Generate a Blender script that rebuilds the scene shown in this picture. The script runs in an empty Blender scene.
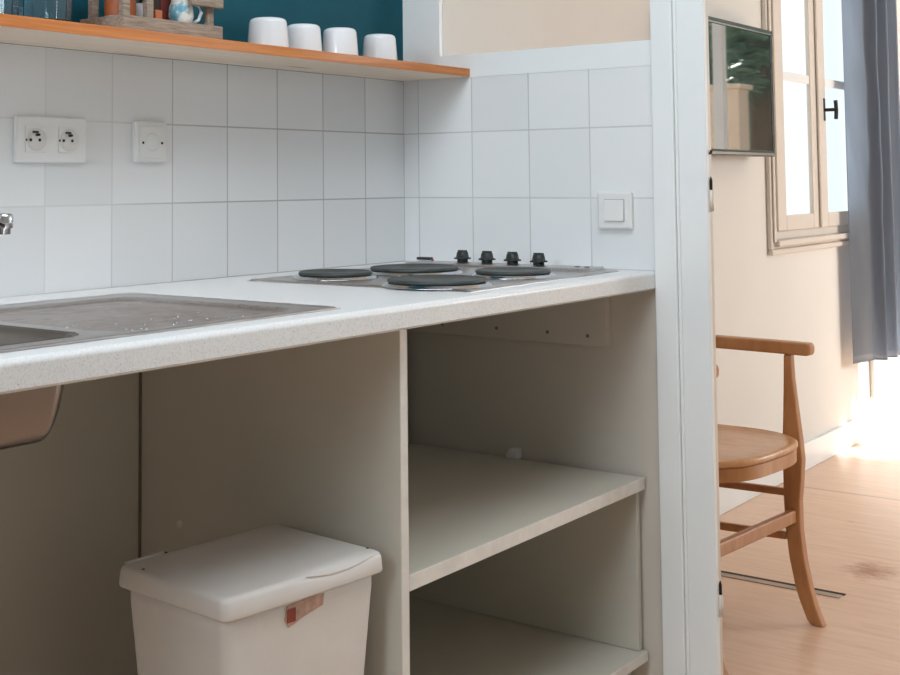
import bpy, bmesh, math, random
from mathutils import Vector, Matrix
random.seed(7)
PI = math.pi
sc = bpy.context.scene
COL = sc.collection

# ------------------------------------------------------------------ camera
cam = bpy.data.cameras.new('camera'); camo = bpy.data.objects.new('camera', cam); COL.objects.link(camo)
yaw, pitch, roll = 0.910671313, 0.0596141225, -0.00736104508
ca, sa, cp, sp = math.cos(yaw), math.sin(yaw), math.cos(pitch), math.sin(pitch)
fwd = Vector((sa*cp, ca*cp, sp)); rgt = Vector((ca, -sa, 0)); up = rgt.cross(fwd)
c_, s_ = math.cos(roll), math.sin(roll)
r2 = c_*rgt + s_*up; u2 = -s_*rgt + c_*up
M = Matrix.Identity(4)
for i in range(3):
    M[i][0] = r2[i]; M[i][1] = u2[i]; M[i][2] = -fwd[i]
M[0][3], M[1][3], M[2][3] = -2.49725923, -1.82954456, 1.09057886
camo.matrix_world = M
cam.sensor_width = 36; cam.lens = 1285.6284*36/900
cam.shift_x = 81.9748/900; cam.shift_y = -232.48627/900
cam.clip_start = 0.05
sc.camera = camo

# ------------------------------------------------------------------ sky, sun, daylight, exposure
w = bpy.data.worlds.new('sky'); sc.world = w; w.use_nodes = True
bg = w.node_tree.nodes['Background']; bg.inputs[0].default_value = (0.91, 0.965, 1.0, 1); bg.inputs[1].default_value = 1.3
def lamp(name, kind, loc, direction, energy, color, **kw):
    l = bpy.data.lights.new(name, kind); o = bpy.data.objects.new(name, l); COL.objects.link(o)
    o.location = loc; o.rotation_euler = Vector(direction).to_track_quat('-Z', 'Y').to_euler()
    l.energy = energy; l.color = color
    for k, v in kw.items(): setattr(l, k, v)
    return o
lamp('sun', 'SUN', (8, -4, 6), (-.8, .59, -.74), 18, (1, .97, .93), angle=math.radians(1.2))
lamp('added_room_fill', 'AREA', (3.95, -3.55, 1.5), (-.05, 1, -.22), 72, (.88, .94, 1), shape='RECTANGLE', size=1.4, size_y=1.3)  # area lamp added to brighten the window wall, not a known source
lamp('kitchen_ceiling_light', 'AREA', (-1.2, -1.15, 2.56), (0.05, .05, -1), 24, (.86, .93, 1), shape='RECTANGLE', size=1.4, size_y=.8)
lamp('kitchen_daylight', 'AREA', (-3.95, -.85, 1.9), (1, .06, -.14), 34, (.80, .91, 1), shape='RECTANGLE', size=1.0, size_y=1.1)
vs = sc.view_settings
vs.view_transform = 'Standard'; vs.look = 'None'; vs.gamma = 1; vs.use_curve_mapping = False; vs.exposure = 0.0

# ------------------------------------------------------------------ materials
def srgb(r, g, b):
    f = lambda c: (c/255/12.92) if c/255 <= .04045 else ((c/255+.055)/1.055)**2.4
    return (f(r), f(g), f(b), 1)
class NT:
    def __init__(s, name):
        s.m = bpy.data.materials.new(name); s.m.use_nodes = True; s.t = s.m.node_tree
        s.b = s.t.nodes['Principled BSDF']
    def n(s, typ, **kw):
        nd = s.t.nodes.new(typ)
        for k, v in kw.items(): setattr(nd, k, v)
        return nd
    def l(s, a, b): s.t.links.new(a, b)
    def math(s, op, a, b=None, c=None):
        nd = s.n('ShaderNodeMath', operation=op)
        for i, x in enumerate((a, b, c)):
            if x is None: continue
            if isinstance(x, (int, float)): nd.inputs[i].default_value = x
            else: s.l(x, nd.inputs[i])
        return nd.outputs[0]
    def coord(s, scale=(1, 1, 1), loc=(0, 0, 0), rot=(0, 0, 0)):
        tc = s.n('ShaderNodeTexCoord'); mp = s.n('ShaderNodeMapping')
        mp.inputs['Scale'].default_value = scale; mp.inputs['Location'].default_value = loc; mp.inputs['Rotation'].default_value = rot
        s.l(tc.outputs['Object'], mp.inputs[0]); return mp.outputs[0]
    def noise(s, vec, scale, detail=4, rough=.5, dist=0):
        nd = s.n('ShaderNodeTexNoise'); s.l(vec, nd.inputs['Vector'])
        nd.inputs['Scale'].default_value = scale; nd.inputs['Detail'].default_value = detail
        nd.inputs['Roughness'].default_value = rough; nd.inputs['Distortion'].default_value = dist
        return nd.outputs['Fac']
    def ramp(s, fac, stops):
        nd = s.n('ShaderNodeValToRGB'); s.l(fac, nd.inputs[0]); e = nd.color_ramp.elements
        while len(e) < len(stops): e.new(.5)
        for i, (p, c) in enumerate(stops): e[i].position = p; e[i].color = c
        return nd.outputs[0]
    def mix(s, fac, a, b):
        nd = s.n('ShaderNodeMix', data_type='RGBA')
        for i, x in ((0, fac), (6, a), (7, b)):
            if isinstance(x, (int, float, tuple)): nd.inputs[i].default_value = x
            else: s.l(x, nd.inputs[i])
        return nd.outputs[2]
    def bump(s, h, strength=.2, dist=.01):
        nd = s.n('ShaderNodeBump'); s.l(h, nd.inputs['Height']); nd.inputs['Strength'].default_value = strength
        nd.inputs['Distance'].default_value = dist; s.l(nd.outputs[0], s.b.inputs['Normal'])
    def set(s, **kw):
        for k, v in kw.items():
            k = k.replace('_', ' ')
            if hasattr(v, 'is_linked') or hasattr(v, 'links'): s.l(v, s.b.inputs[k])
            else: s.b.inputs[k].default_value = v
        return s
def plain(name, col, rough=.5, metal=0, var=.06, scale=14, bump=0, spec=.5, **kw):
    t = NT(name); v = t.coord(); f = t.noise(v, scale, 5, .6)
    d = tuple(max(0, x*(1-var)) for x in col[:3]) + (1,); u = tuple(min(1, x*(1+var*.6)) for x in col[:3]) + (1,)
    t.set(Base_Color=t.ramp(f, [(.3, d), (.7, u)]), Roughness=rough, Metallic=metal, **kw)
    t.b.inputs['Specular IOR Level'].default_value = spec
    if bump: t.bump(t.noise(v, scale*8, 3), bump, .002)
    return t.m
PITCH = .152
def tiles(name, axis, off):
    t = NT(name); tc = t.n('ShaderNodeTexCoord'); sx = t.n('ShaderNodeSeparateXYZ'); t.l(tc.outputs['Object'], sx.inputs[0])
    u = t.math('ADD', sx.outputs[axis], off); z = t.math('ADD', sx.outputs[2], -.9)
    du = t.math('PINGPONG', u, PITCH/2); dz = t.math('PINGPONG', z, PITCH/2); d = t.math('MINIMUM', du, dz)
    mr = t.n('ShaderNodeMapRange'); mr.interpolation_type = 'SMOOTHSTEP'; t.l(d, mr.inputs[0]); mr.inputs[1].default_value = .0007; mr.inputs[2].default_value = .0021
    # each tile a slightly different white
    cu = t.math('FLOOR', t.math('DIVIDE', u, PITCH)); cz = t.math('FLOOR', t.math('DIVIDE', z, PITCH))
    cb = t.n('ShaderNodeCombineXYZ'); t.l(cu, cb.inputs[0]); t.l(cz, cb.inputs[1])
    wn = t.n('ShaderNodeTexWhiteNoise'); t.l(cb.outputs[0], wn.inputs[0])
    tile = t.ramp(wn.outputs[0], [(0, srgb(226, 228, 229)), (1, srgb(235, 237, 238))])
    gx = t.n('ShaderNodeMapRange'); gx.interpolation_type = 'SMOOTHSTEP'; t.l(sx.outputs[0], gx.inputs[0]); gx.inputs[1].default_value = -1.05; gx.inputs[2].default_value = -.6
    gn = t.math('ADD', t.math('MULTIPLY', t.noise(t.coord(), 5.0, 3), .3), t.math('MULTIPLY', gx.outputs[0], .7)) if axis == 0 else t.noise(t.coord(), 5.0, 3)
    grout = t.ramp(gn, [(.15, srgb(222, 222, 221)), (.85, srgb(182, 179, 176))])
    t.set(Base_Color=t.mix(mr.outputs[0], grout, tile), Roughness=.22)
    mr2 = t.n('ShaderNodeMapRange'); t.l(d, mr2.inputs[0]); mr2.inputs[1].default_value = .0005; mr2.inputs[2].default_value = .004
    t.bump(mr2.outputs[0], .12, .001)
    return t.m
def wood(name, c1, c2, scale=(2, 30, 30), rough=.45, knots=None, bump=.05):
    t = NT(name); v = t.coord(scale); f = t.noise(v, 3, 6, .6, .8)
    col = t.ramp(f, [(.3, c1), (.7, c2)])
    if knots:
        vv = t.coord(tuple(x*.5 for x in knots[1])); vo = t.n('ShaderNodeTexVoronoi'); t.l(vv, vo.inputs['Vector']); vo.inputs['Scale'].default_value = knots[2]
        k = t.ramp(vo.outputs['Distance'], [(.05, (1, 1, 1, 1)), (.14, (0, 0, 0, 1))]); col = t.mix(k, col, knots[0])
    t.set(Base_Color=col, Roughness=rough); t.bump(f, bump, .002)
    return t.m
mt = {}
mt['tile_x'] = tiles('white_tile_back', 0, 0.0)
mt['tile_y'] = tiles('white_tile_right', 1, .0429)
mt['teal'] = plain('teal_paint', srgb(14, 82, 97), .75, var=.08, spec=.25)
mt['white_paint'] = plain('white_gloss_paint', srgb(238, 241, 241), .38, var=.02, scale=5)
mt['offwhite'] = plain('off_white_paint', srgb(206, 200, 190), .55, var=.03, scale=5)
mt['grey_wall'] = plain('mid_grey_wall_paint', srgb(212, 210, 204), .8, var=.02, scale=3)
mt['cream_wall'] = plain('cream_wall_paint', srgb(225, 223, 217), .75, var=.02, scale=3)
mt['plaster'] = plain('white_plaster', srgb(232, 228, 222), .8, var=.02, scale=3)
mt['melamine'] = plain('white_melamine', srgb(202, 198, 186), .42, var=.03, scale=6)
mt['melamine_edge'] = plain('melamine_edge', srgb(228, 224, 216), .5, var=.1, scale=25)
mt['white_plastic'] = plain('white_plastic', srgb(232, 232, 230), .35, var=.02)
mt['old_plastic'] = plain('aged_white_plastic', srgb(224, 220, 215), .36, var=.05, scale=8)
mt['ceramic'] = plain('white_ceramic', srgb(236, 240, 243), .12, var=.01)
mt['black_plastic'] = plain('black_plastic', srgb(38, 44, 43), .45, var=.1)
mt['cast_iron'] = plain('black_cast_iron', srgb(60, 66, 65), .5, var=.2, scale=30, bump=.1)
mt['dark'] = plain('dark_hole', srgb(40, 40, 40), .7)
mt['bowl_steel'] = plain('smooth_steel', srgb(140, 132, 126), .24, 1, var=.05)
mt['shadow_gap'] = plain('gap_shade_brown', srgb(112, 106, 90), .8)
mt['gap_grey'] = plain('grey_joint', srgb(120, 120, 118), .7)
mt['chrome'] = plain('chrome', srgb(205, 208, 212), .12, 1, var=.03)
mt['iron_pin'] = plain('dark_iron', srgb(48, 44, 40), .5, .6)
mt['brushed'] = None
t = NT('brushed_steel'); v = t.coord((4, 120, 120)); f = t.noise(v, 4, 4)
t.set(Base_Color=t.ramp(f, [(.3, srgb(176, 170, 168)), (.7, srgb(206, 203, 202))]), Metallic=1.0, Roughness=t.ramp(f, [(.3, (.26,)*3+(1,)), (.7, (.36,)*3+(1,))])); t.bump(f, .05, .001)
mt['brushed'] = t.m
t = NT('water_stained_steel'); v = t.coord((1, 1, 1)); f = t.noise(v, 22, 6, .65, 1.2); g = t.noise(v, 5, 4)
t.set(Base_Color=t.ramp(f, [(.3, srgb(150, 140, 135)), (.6, srgb(180, 170, 166)), (.78, srgb(206, 200, 198))]), Metallic=.85, Roughness=t.ramp(g, [(.3, (.3,)*3+(1,)), (.7, (.46,)*3+(1,))]))
mt['drainer'] = t.m
# speckled laminate of the worktop
t = NT('speckled_laminate'); v = t.coord(); f = t.noise(v, 420, 3, .6); g = t.noise(v, 150, 2, .5)
base = t.ramp(f, [(.34, srgb(216, 216, 215)), (.46, srgb(234, 236, 236)), (.7, srgb(240, 242, 242))])
dk = t.ramp(g, [(.24, (1, 1, 1, 1)), (.30, (0, 0, 0, 1))])
t.set(Base_Color=t.mix(dk, base, srgb(206, 201, 197)), Roughness=.27); mt['laminate'] = t.m
mt['pine_edge'] = wood('varnished_pine', srgb(186, 104, 44), srgb(214, 138, 70), (1.2, 30, 40), .35, (srgb(110, 66, 40), (3, 1, 14), 2.6))
mt['pine_raw'] = wood('raw_pine', srgb(232, 208, 184), srgb(244, 228, 210), (.8, 26, 20), .6, (srgb(150, 104, 76), (2.2, 16, 4), 2.2))
mt['old_wood'] = wood('weathered_wood', srgb(124, 108, 94), srgb(176, 160, 144), (6, 40, 60), .8, None, .3)
mt['beech'] = wood('beech_wood', srgb(174, 118, 72), srgb(197, 142, 94), (8, 8, 2.5), .33)
mt['beech_seat'] = wood('beech_ply', srgb(194, 138, 90), srgb(216, 164, 116), (14, 3, 14), .25)
# tan floor boards
t = NT('tan_floor'); v = t.coord((16, 1.4, 1)); f = t.noise(v, 3.2, 7, .62, .6)
sx = t.n('ShaderNodeSeparateXYZ'); t.l(t.coord(), sx.inputs[0])
col = t.ramp(f, [(.28, srgb(212, 174, 145)), (.5, srgb(227, 191, 163)), (.75, srgb(236, 204, 178))])
big = t.noise(t.coord((1.6, 2.2, 1)), 1.8, 3); col = t.mix(t.math('MULTIPLY', big, .35), col, srgb(221, 184, 156))
def seam(axis, pos, wd):
    d = t.math('ABSOLUTE', t.math('SUBTRACT', sx.outputs[axis], pos)); return t.math('LESS_THAN', d, wd)
m1 = seam(0, 2.10, .004); m2 = t.math('LESS_THAN', t.math('PINGPONG', t.math('ADD', sx.outputs[1], .8), .6), .0025)
col = t.mix(t.math('MULTIPLY', m1, .7), col, srgb(120, 84, 62)); 
# worn stains
vd = t.n('ShaderNodeVectorMath', operation='DISTANCE'); mp = t.coord((1, 1.3, 1)); t.l(mp, vd.inputs[0]); vd.inputs[1].default_value = (1.235, -.69*1.3, 0)
st = t.math('ADD', vd.outputs['Value'], t.math('MULTIPLY', t.noise(t.coord((2.5, 1, 1)), 22, 6, .7), .22))
mk = t.ramp(st, [(.13, (1, 1, 1, 1)), (.21, (0, 0, 0, 1))])
col = t.mix(t.math('MULTIPLY', mk, 1.0), col, srgb(176, 118, 80))
sp2 = t.ramp(t.noise(t.coord((1.4, 1, 1)), 9, 3), [(.72, (0, 0, 0, 1)), (.77, (1, 1, 1, 1))])
col = t.mix(t.math('MULTIPLY', sp2, .4), col, srgb(172, 116, 82))
t.set(Base_Color=col, Roughness=.33); mt['floor'] = t.m
def glassm(name, tint, gloss=.06):
    t = NT(name); tr = t.n('ShaderNodeBsdfTransparent'); tr.inputs[0].default_value = tint
    gl = t.n('ShaderNodeBsdfGlossy'); gl.inputs['Roughness'].default_value = .02; mx = t.n('ShaderNodeMixShader'); mx.inputs[0].default_value = gloss
    t.l(tr.outputs[0], mx.inputs[1]); t.l(gl.outputs[0], mx.inputs[2]); t.l(mx.outputs[0], t.t.nodes['Material Output'].inputs[0]); return t.m
mt['pane'] = glassm('window_glass', (.97, .97, .96, 1)); mt['pane_blue'] = glassm('tinted_glass', (.92, .955, .965, 1))
t = NT('clear_glass'); t.set(Base_Color=(.93, .98, 1, 1), Roughness=.02, IOR=1.45); t.b.inputs['Transmission Weight'].default_value = 1; mt['glass'] = t.m
t = NT('tv_screen'); t.set(Base_Color=srgb(30, 40, 40), Roughness=.03); t.b.inputs['Specular IOR Level'].default_value = .9
t.b.inputs['Coat Weight'].default_value = 1; t.b.inputs['Coat Roughness'].default_value = .02; t.b.inputs['Coat IOR'].default_value = 2.0
mt['screen'] = t.m
mt['tv_bezel'] = plain('tv_bezel', srgb(30, 36, 36), .25)
mt['tv_chrome'] = plain('tv_silver_strip', srgb(170, 174, 172), .2, .9)
t = NT('satin_curtain'); v = t.coord((30, 30, 3)); f = t.noise(v, 3, 3)
t.set(Base_Color=t.ramp(f, [(.3, srgb(86, 89, 90)), (.7, srgb(102, 105, 107))]), Roughness=.36, Metallic=.25); t.b.inputs['Sheen Weight'].default_value = .4
tl = t.n('ShaderNodeBsdfTranslucent'); tl.inputs[0].default_value = (.76, .85, .98, 1); mx = t.n('ShaderNodeMixShader'); mx.inputs[0].default_value = .5
t.l(t.b.outputs[0], mx.inputs[1]); t.l(tl.outputs[0], mx.inputs[2]); t.l(mx.outputs[0], t.t.nodes['Material Output'].inputs[0]); mt['curtain'] = t.m
mt['leaf'] = plain('dark_leaf', srgb(92, 128, 110), .4, var=.45, scale=6)
mt['bark'] = plain('bark', srgb(98, 82, 68), .9, var=.3)
mt['facade'] = plain('beige_render', srgb(222, 200, 180), .9, var=.06, scale=2)
mt['concrete'] = plain('paving', srgb(186, 176, 164), .9, var=.1)
mt['grey_strip'] = plain('grey_floor_strip', srgb(176, 158, 140), .5, var=.15)
mt['gap'] = plain('dark_gap', srgb(58, 40, 30), .9)
mt['paint_beige'] = plain('beige_gloss_paint', srgb(219, 210, 199), .4, var=.02)
mt['label_paper'] = plain('torn_paper', srgb(196, 162, 146), .8, var=.35, scale=60)
mt['label_red'] = plain('red_print', srgb(150, 70, 54), .7, var=.3, scale=60)
mt['red_box'] = plain('dark_red_card', srgb(112, 48, 42), .6, var=.2)
mt['brown_box'] = plain('dark_brown_card', srgb(70, 52, 46), .6, var=.3)
mt['jar_label'] = plain('white_label', srgb(214, 214, 220), .6, var=.12, scale=60)
mt['orange'] = plain('orange_print', srgb(186, 104, 60), .5, var=.2, scale=40)
mt['stick'] = plain('wooden_stick', srgb(170, 120, 80), .6, var=.2)
t = NT('painted_jug'); v = t.coord(); f = t.noise(v, 42, 3, .5)
t.set(Base_Color=t.ramp(f, [(.38, srgb(236, 232, 224)), (.48, srgb(226, 222, 214)), (.54, srgb(126, 178, 196)), (.7, srgb(98, 156, 182))]), Roughness=.2); mt['jug'] = t.m

# ------------------------------------------------------------------ mesh helpers
def obj(name, bm, m, parent=None, smooth=False, mats=None, bevel=0, seg=2, base=None):
    if base is None and parent is not None: base = parent.get('_b')
    if base is not None: bmesh.ops.translate(bm, verts=bm.verts, vec=-Vector(base))
    bmesh.ops.recalc_face_normals(bm, faces=bm.faces)
    me = bpy.data.meshes.new(name); bm.to_mesh(me); bm.free()
    for x in (mats or [m]): me.materials.append(x)
    o = bpy.data.objects.new(name, me); COL.objects.link(o)
    if smooth:
        for p in me.polygons: p.use_smooth = True
    if bevel:
        b = o.modifiers.new('bevel', 'BEVEL'); b.width = bevel; b.segments = seg; b.limit_method = 'ANGLE'; b.angle_limit = math.radians(40)
        for p in me.polygons: p.use_smooth = True
        wn = o.modifiers.new('wn', 'WEIGHTED_NORMAL'); wn.keep_sharp = True
    if parent is not None:
        o.parent = parent
        if parent.get('_b') is not None: o['_b'] = parent['_b']
    return o
def tag(o, label=None, cat=None, group=None, kind=None):
    if label: o['label'] = label
    if cat: o['category'] = cat
    if group: o['group'] = group
    if kind: o['kind'] = kind
    return o
def thing(name, label, cat, base, group=None, rotz=0):
    """Empty at the base; parts given in world coordinates when rotz is 0, else in local ones."""
    o = bpy.data.objects.new(name, None); COL.objects.link(o); o.location = base; o.rotation_euler = (0, 0, rotz); o.empty_display_size = .05
    if rotz == 0: o['_b'] = tuple(base)
    return tag(o, label, cat, group)
def struct(name, bm, m, **kw):
    o = obj(name, bm, m, **kw); o['kind'] = 'structure'; return o
def box(x0, x1, y0, y1, z0, z1, bm=None, mi=0):
    bm = bm or bmesh.new()
    vs = [bm.verts.new((x, y, z)) for x in (x0, x1) for y in (y0, y1) for z in (z0, z1)]
    for f in ((0, 1, 3, 2), (4, 6, 7, 5), (0, 4, 5, 1), (2, 3, 7, 6), (0, 2, 6, 4), (1, 5, 7, 3)):
        fc = bm.faces.new([vs[i] for i in f]); fc.material_index = mi
    return bm
def lathe(prof, c=(0, 0, 0), n=32, bm=None, axis='Z', mi=0):
    bm = bm or bmesh.new(); rings = []
    for r, h in prof:
        if r < 1e-6: 
            p = [(0, 0, h)]
        else: p = [(r*math.cos(2*PI*i/n), r*math.sin(2*PI*i/n), h) for i in range(n)]
        q = []
        for x, y, z in p:
            if axis == 'Y': x, y, z = x, z, y
            elif axis == 'X': x, y, z = z, x, y
            q.append(bm.verts.new((x+c[0], y+c[1], z+c[2])))
        rings.append(q)
    for a, b in zip(rings, rings[1:]):
        for i in range(n):
            j = (i+1) % n
            vsx = [a[i % len(a)], a[j % len(a)], b[j % len(b)], b[i % len(b)]]
            u = []
            for v in vsx:
                if v not in u: u.append(v)
            if len(u) >= 3: bm.faces.new(u).material_index = mi
    return bm
def prism(poly, lo, hi, axis='Z', bm=None, mi=0):
    """Extrude a 2-D outline along an axis (for axis X the outline is (y,z), for Y (x,z))."""
    bm = bm or bmesh.new()
    def P(a, b, h): return {'Z': (a, b, h), 'X': (h, a, b), 'Y': (a, h, b)}[axis]
    A = [bm.verts.new(P(a, b, lo)) for a, b in poly]; B = [bm.verts.new(P(a, b, hi)) for a, b in poly]
    n = len(poly)
    bm.faces.new(A).material_index = mi; bm.faces.new(B[::-1]).material_index = mi
    for i in range(n): bm.faces.new((A[i], A[(i+1) % n], B[(i+1) % n], B[i])).material_index = mi
    return bm
def tube(pts, r, n=12, bm=None, mi=0, squash=None):
    bm = bm or bmesh.new(); pts = [Vector(p) for p in pts]; rings = []
    R = r if isinstance(r, (list, tuple)) else [r]*len(pts)
    for i, p in enumerate(pts):
        d = (pts[min(i+1, len(pts)-1)]-pts[max(i-1, 0)]).normalized()
        a = d.cross(Vector((0, 0, 1)));  a = d.cross(Vector((0, 1, 0))) if a.length < .05 else a
        a.normalize(); b = d.cross(a).normalized()
        rings.append([bm.verts.new(p+R[i]*(math.cos(2*PI*k/n)*a+math.sin(2*PI*k/n)*b)) for k in range(n)])
    for A, B in zip(rings, rings[1:]):
        for k in range(n): bm.faces.new((A[k], A[(k+1) % n], B[(k+1) % n], B[k])).material_index = mi
    bm.faces.new(rings[0]).material_index = mi; bm.faces.new(rings[-1][::-1]).material_index = mi
    return bm
def rrect(x0, x1, y0, y1, r, n=6):
    out = []
    for cx, cy, a0 in ((x1-r, y1-r, 0), (x0+r, y1-r, PI/2), (x0+r, y0+r, PI), (x1-r, y0+r, 1.5*PI)):
        for i in range(n+1):
            a = a0+PI/2*i/n; out.append((cx+r*math.cos(a), cy+r*math.sin(a)))
    return out
def loft(loops, bm=None, cap0=True, cap1=True, mi=0):
    bm = bm or bmesh.new(); L = [[bm.verts.new(p) for p in lp] for lp in loops]; n = len(L[0])
    for A, B in zip(L, L[1:]):
        for i in range(n): bm.faces.new((A[i], A[(i+1) % n], B[(i+1) % n], B[i])).material_index = mi
    if cap0: bm.faces.new(L[0][::-1]).material_index = mi
    if cap1: bm.faces.new(L[-1]).material_index = mi
    return bm
def dup(root, loc, label=None):
    r = root.copy(); COL.objects.link(r); r.location = loc
    if label: r['label'] = label
    for ch in list(root.children):
        c = ch.copy(); COL.objects.link(c); c.parent = r
        for g in list(ch.children):
            d = g.copy(); COL.objects.link(d); d.parent = c
    return r

# ------------------------------------------------------------------ the setting
CT, FR = .9, -.6486                     # worktop height and front
XL, XF, YN, H = -4.0, 5.0, -3.6, 2.6
WY = -.109                              # face of the window wall in the next room
struct('floor', box(XL-.1, XF+.1, YN-.1, .1, -.06, 0), mt['floor'])
struct('ceiling', box(XL-.1, XF+.1, YN-.1, .1, H, H+.06), mt['plaster'])
# tiled back wall, teal above the tiles
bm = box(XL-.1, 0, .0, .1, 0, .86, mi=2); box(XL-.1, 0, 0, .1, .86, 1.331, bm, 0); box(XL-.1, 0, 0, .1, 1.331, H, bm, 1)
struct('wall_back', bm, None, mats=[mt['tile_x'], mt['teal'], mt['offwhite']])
# half wall on the right with the open hatch above it
bm = box(0, .05, -.649, .1, 0, .864, mi=2)
box(0, .05, -.649, .1, .864, 1.331, bm, 0); box(-.001, .05, -.649, .1, 1.331, 1.385, bm, 1)
box(-.001, .012, -.107, .1, 1.385, 2.2, bm, 1); box(-.001, .012, -.649, .1, 2.2, H, bm, 1)
box(0, .05, YN, -1.62, 0, H, bm, 1); box(0, .05, -1.62, -.649, 2.12, H, bm, 1)
struct('wall_right', bm, None, mats=[mt['tile_y'], mt['white_paint'], mt['offwhite']])
# door frame: architrave strip, jamb with a bead, hinge pins
door = struct('door_1', box(-.003, .012, -.7655, -.705, 0, 2.12), mt['white_paint'], bevel=.0025)
door['_b'] = (0, 0, 0)
obj('architrave', box(-.010, .0, -.698, -.6492, 0, 2.16), mt['white_paint'], door, bevel=.003)
obj('bead', box(-.006, .02, -.7055, -.6982, 0, 2.12), mt['white_paint'], door, bevel=.003)
obj('jamb_edge', box(.0122, .05, -.7545, -.6495, 0, 2.12), mt['paint_beige'], door, bevel=.002)
obj('far_jamb', box(-.012, .05, -1.62, -1.53, 0, 2.12), mt['white_paint'], door, bevel=.003)
for zz in (1.06, .25):
    hb = lathe([(0, zz-.035), (.0048, zz-.035), (.0048, zz+.008), (0, zz+.008)], (.0125, -.7675, 0), 12)
    ho = obj('hinge', hb, mt['paint_beige'], door, smooth=True)
    obj('hinge_pin', lathe([(0, zz+.009), (.003, zz+.009), (.003, zz+.028), (.0015, zz+.034), (0, zz+.037)], (.0125, -.7675, 0), 10), mt['iron_pin'], ho, smooth=True)
obj('hook', tube([(.0125, -.764, 1.144), (.013, -.7685, 1.143), (.013, -.769, 1.15)], .003, 8), mt['iron_pin'], door)

# next room: window wall with its opening
wx0, wx1, wz0, wz1 = 2.10, 3.12, .868, 2.25
wb = WY+.026; bm = box(.0505, wx0, WY, wb, 0, 1.385); box(.0125, wx0, WY, wb, 1.385, H, bm); box(wx1, XF+.1, WY, wb, 0, H, bm); box(wx0, wx1, WY, wb, 0, wz0, bm); box(wx0, wx1, WY, wb, wz1, H, bm)
struct('wall_window', bm, mt['cream_wall'])
struct('baseboard_window', box(.051, XF, WY-.014, WY, 0, .098), mt['white_paint'], bevel=.004)
fy0, fy1 = -2.05, -.80                  # glazed door in the far wall
bm = box(XF, XF+.1, YN, fy0, 0, H); box(XF, XF+.1, fy1, WY, 0, H, bm); box(XF, XF+.1, fy0, fy1, 2.2, H, bm)
struct('wall_far', bm, mt['cream_wall'])
bm = box(XL-.1, 3.2, YN-.1, YN, 0, H); box(4.7, XF+.1, YN-.1, YN, 0, H, bm); box(3.2, 4.7, YN-.1, YN, 0, .9, bm); box(3.2, 4.7, YN-.1, YN, 2.3, H, bm)
struct('wall_front', bm, mt['grey_wall'])
bm = box(XL-.1, XL, YN, -1.4, 0, H); box(XL-.1, XL, -.3, 0, 0, H, bm); box(XL-.1, XL, -1.4, -.3, 0, 1.25, bm); box(XL-.1, XL, -1.4, -.3, 2.45, H, bm)
struct('wall_left', bm, mt['grey_wall'])

# window with two sashes
win = struct('window_1', box(wx0, wx0+.045, WY-.004, WY+.018, wz0, wz1), mt['paint_beige'], bevel=.003); win['_b'] = (0, 0, 0)
bm = box(wx1-.045, wx1, WY-.004, WY+.018, wz0, wz1); box(wx0+.045, wx1-.045, WY-.004, WY+.018, wz0, wz0+.03, bm); box(wx0+.045, wx1-.045, WY-.004, WY+.018, wz1-.04, wz1, bm)
obj('frame', bm, mt['paint_beige'], win, bevel=.003)
def sash(a, b, ga, gb, mat):
    z0, z1 = wz0+.03, wz1-.04; y0, y1 = WY-.012, WY+.006
    bm = box(a, ga, y0, y1, z0, z1); box(gb, b, y0, y1, z0, z1, bm); box(ga, gb, y0, y1, z0, .955, bm); box(ga, gb, y0, y1, z1-.08, z1, bm)
    s = obj('sash', bm, mt['paint_beige'], win, bevel=.004)
    obj('glazing_bar', box(ga, gb, y0+.004, y1-.002, 1.459, 1.493), mt['white_paint'], s, bevel=.004)
    obj('pane', box(ga-.005, gb+.005, y1-.010, y1-.007, .95, z1-.07), mat, s)
sash(wx0+.046, 2.612, 2.232, 2.528, mt['pane']); sash(2.613, wx1-.046, 2.70, 2.99, mt['pane_blue'])
obj('cover_strip', box(2.585, 2.64, WY-.024, WY-.0125, wz0+.03, wz1-.04), mt['paint_beige'], win, bevel=.006)
hd = obj('window_handle', box(2.655, 2.678, WY-.019, WY-.0125, 1.32, 1.41), mt['iron_pin'], win, bevel=.003)
obj('lever', tube([(2.667, WY-.02, 1.363), (2.667, WY-.06, 1.363)], .007, 10), mt['iron_pin'], hd)
obj('lever_grip', tube([(2.667, WY-.062, 1.325), (2.667, WY-.064, 1.36), (2.667, WY-.062, 1.40)], .0075, 10), mt['iron_pin'], hd)
bm = box(wx0-.042, wx0-.012, WY-.016, WY, .835, wz1+.05); box(wx0-.026, wx0-.006, WY-.024, WY-.0165, .86, wz1+.05, bm); box(wx1+.012, wx1+.042, WY-.016, WY, .835, wz1+.05, bm)
obj('casing_trim', bm, mt['paint_beige'], win, bevel=.004)
bm = box(wx0-.042, wx1+.042, WY-.02, WY, .815, .835); box(wx0-.005, wx1+.005, WY-.034, WY, wz0-.022, wz0-.001, bm); box(wx0-.005, wx1+.005, WY-.012, WY, .8352, wz0-.0222, bm)
obj('sill', bm, mt['paint_beige'], win, bevel=.004)
# glazed door of the far wall
w2 = struct('door_2', box(XF-.01, XF+.06, fy0-.07, fy0+.0, 0, 2.26), mt['white_paint'], bevel=.004); w2['_b'] = (0, 0, 0)
bm = box(XF-.01, XF+.06, fy1, fy1+.07, 0, 2.26); box(XF-.01, XF+.06, fy0, fy1, 2.2, 2.26, bm); box(XF, XF+.05, fy0, fy1, 0, .08, bm)
box(XF-.004, XF+.05, -1.70, -1.632, .08, 2.2, bm)
obj('frame', bm, mt['white_paint'], w2, bevel=.004)
obj('pane', box(XF+.03, XF+.034, fy0, fy1, .08, 2.2), mt['pane'], w2)
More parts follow.
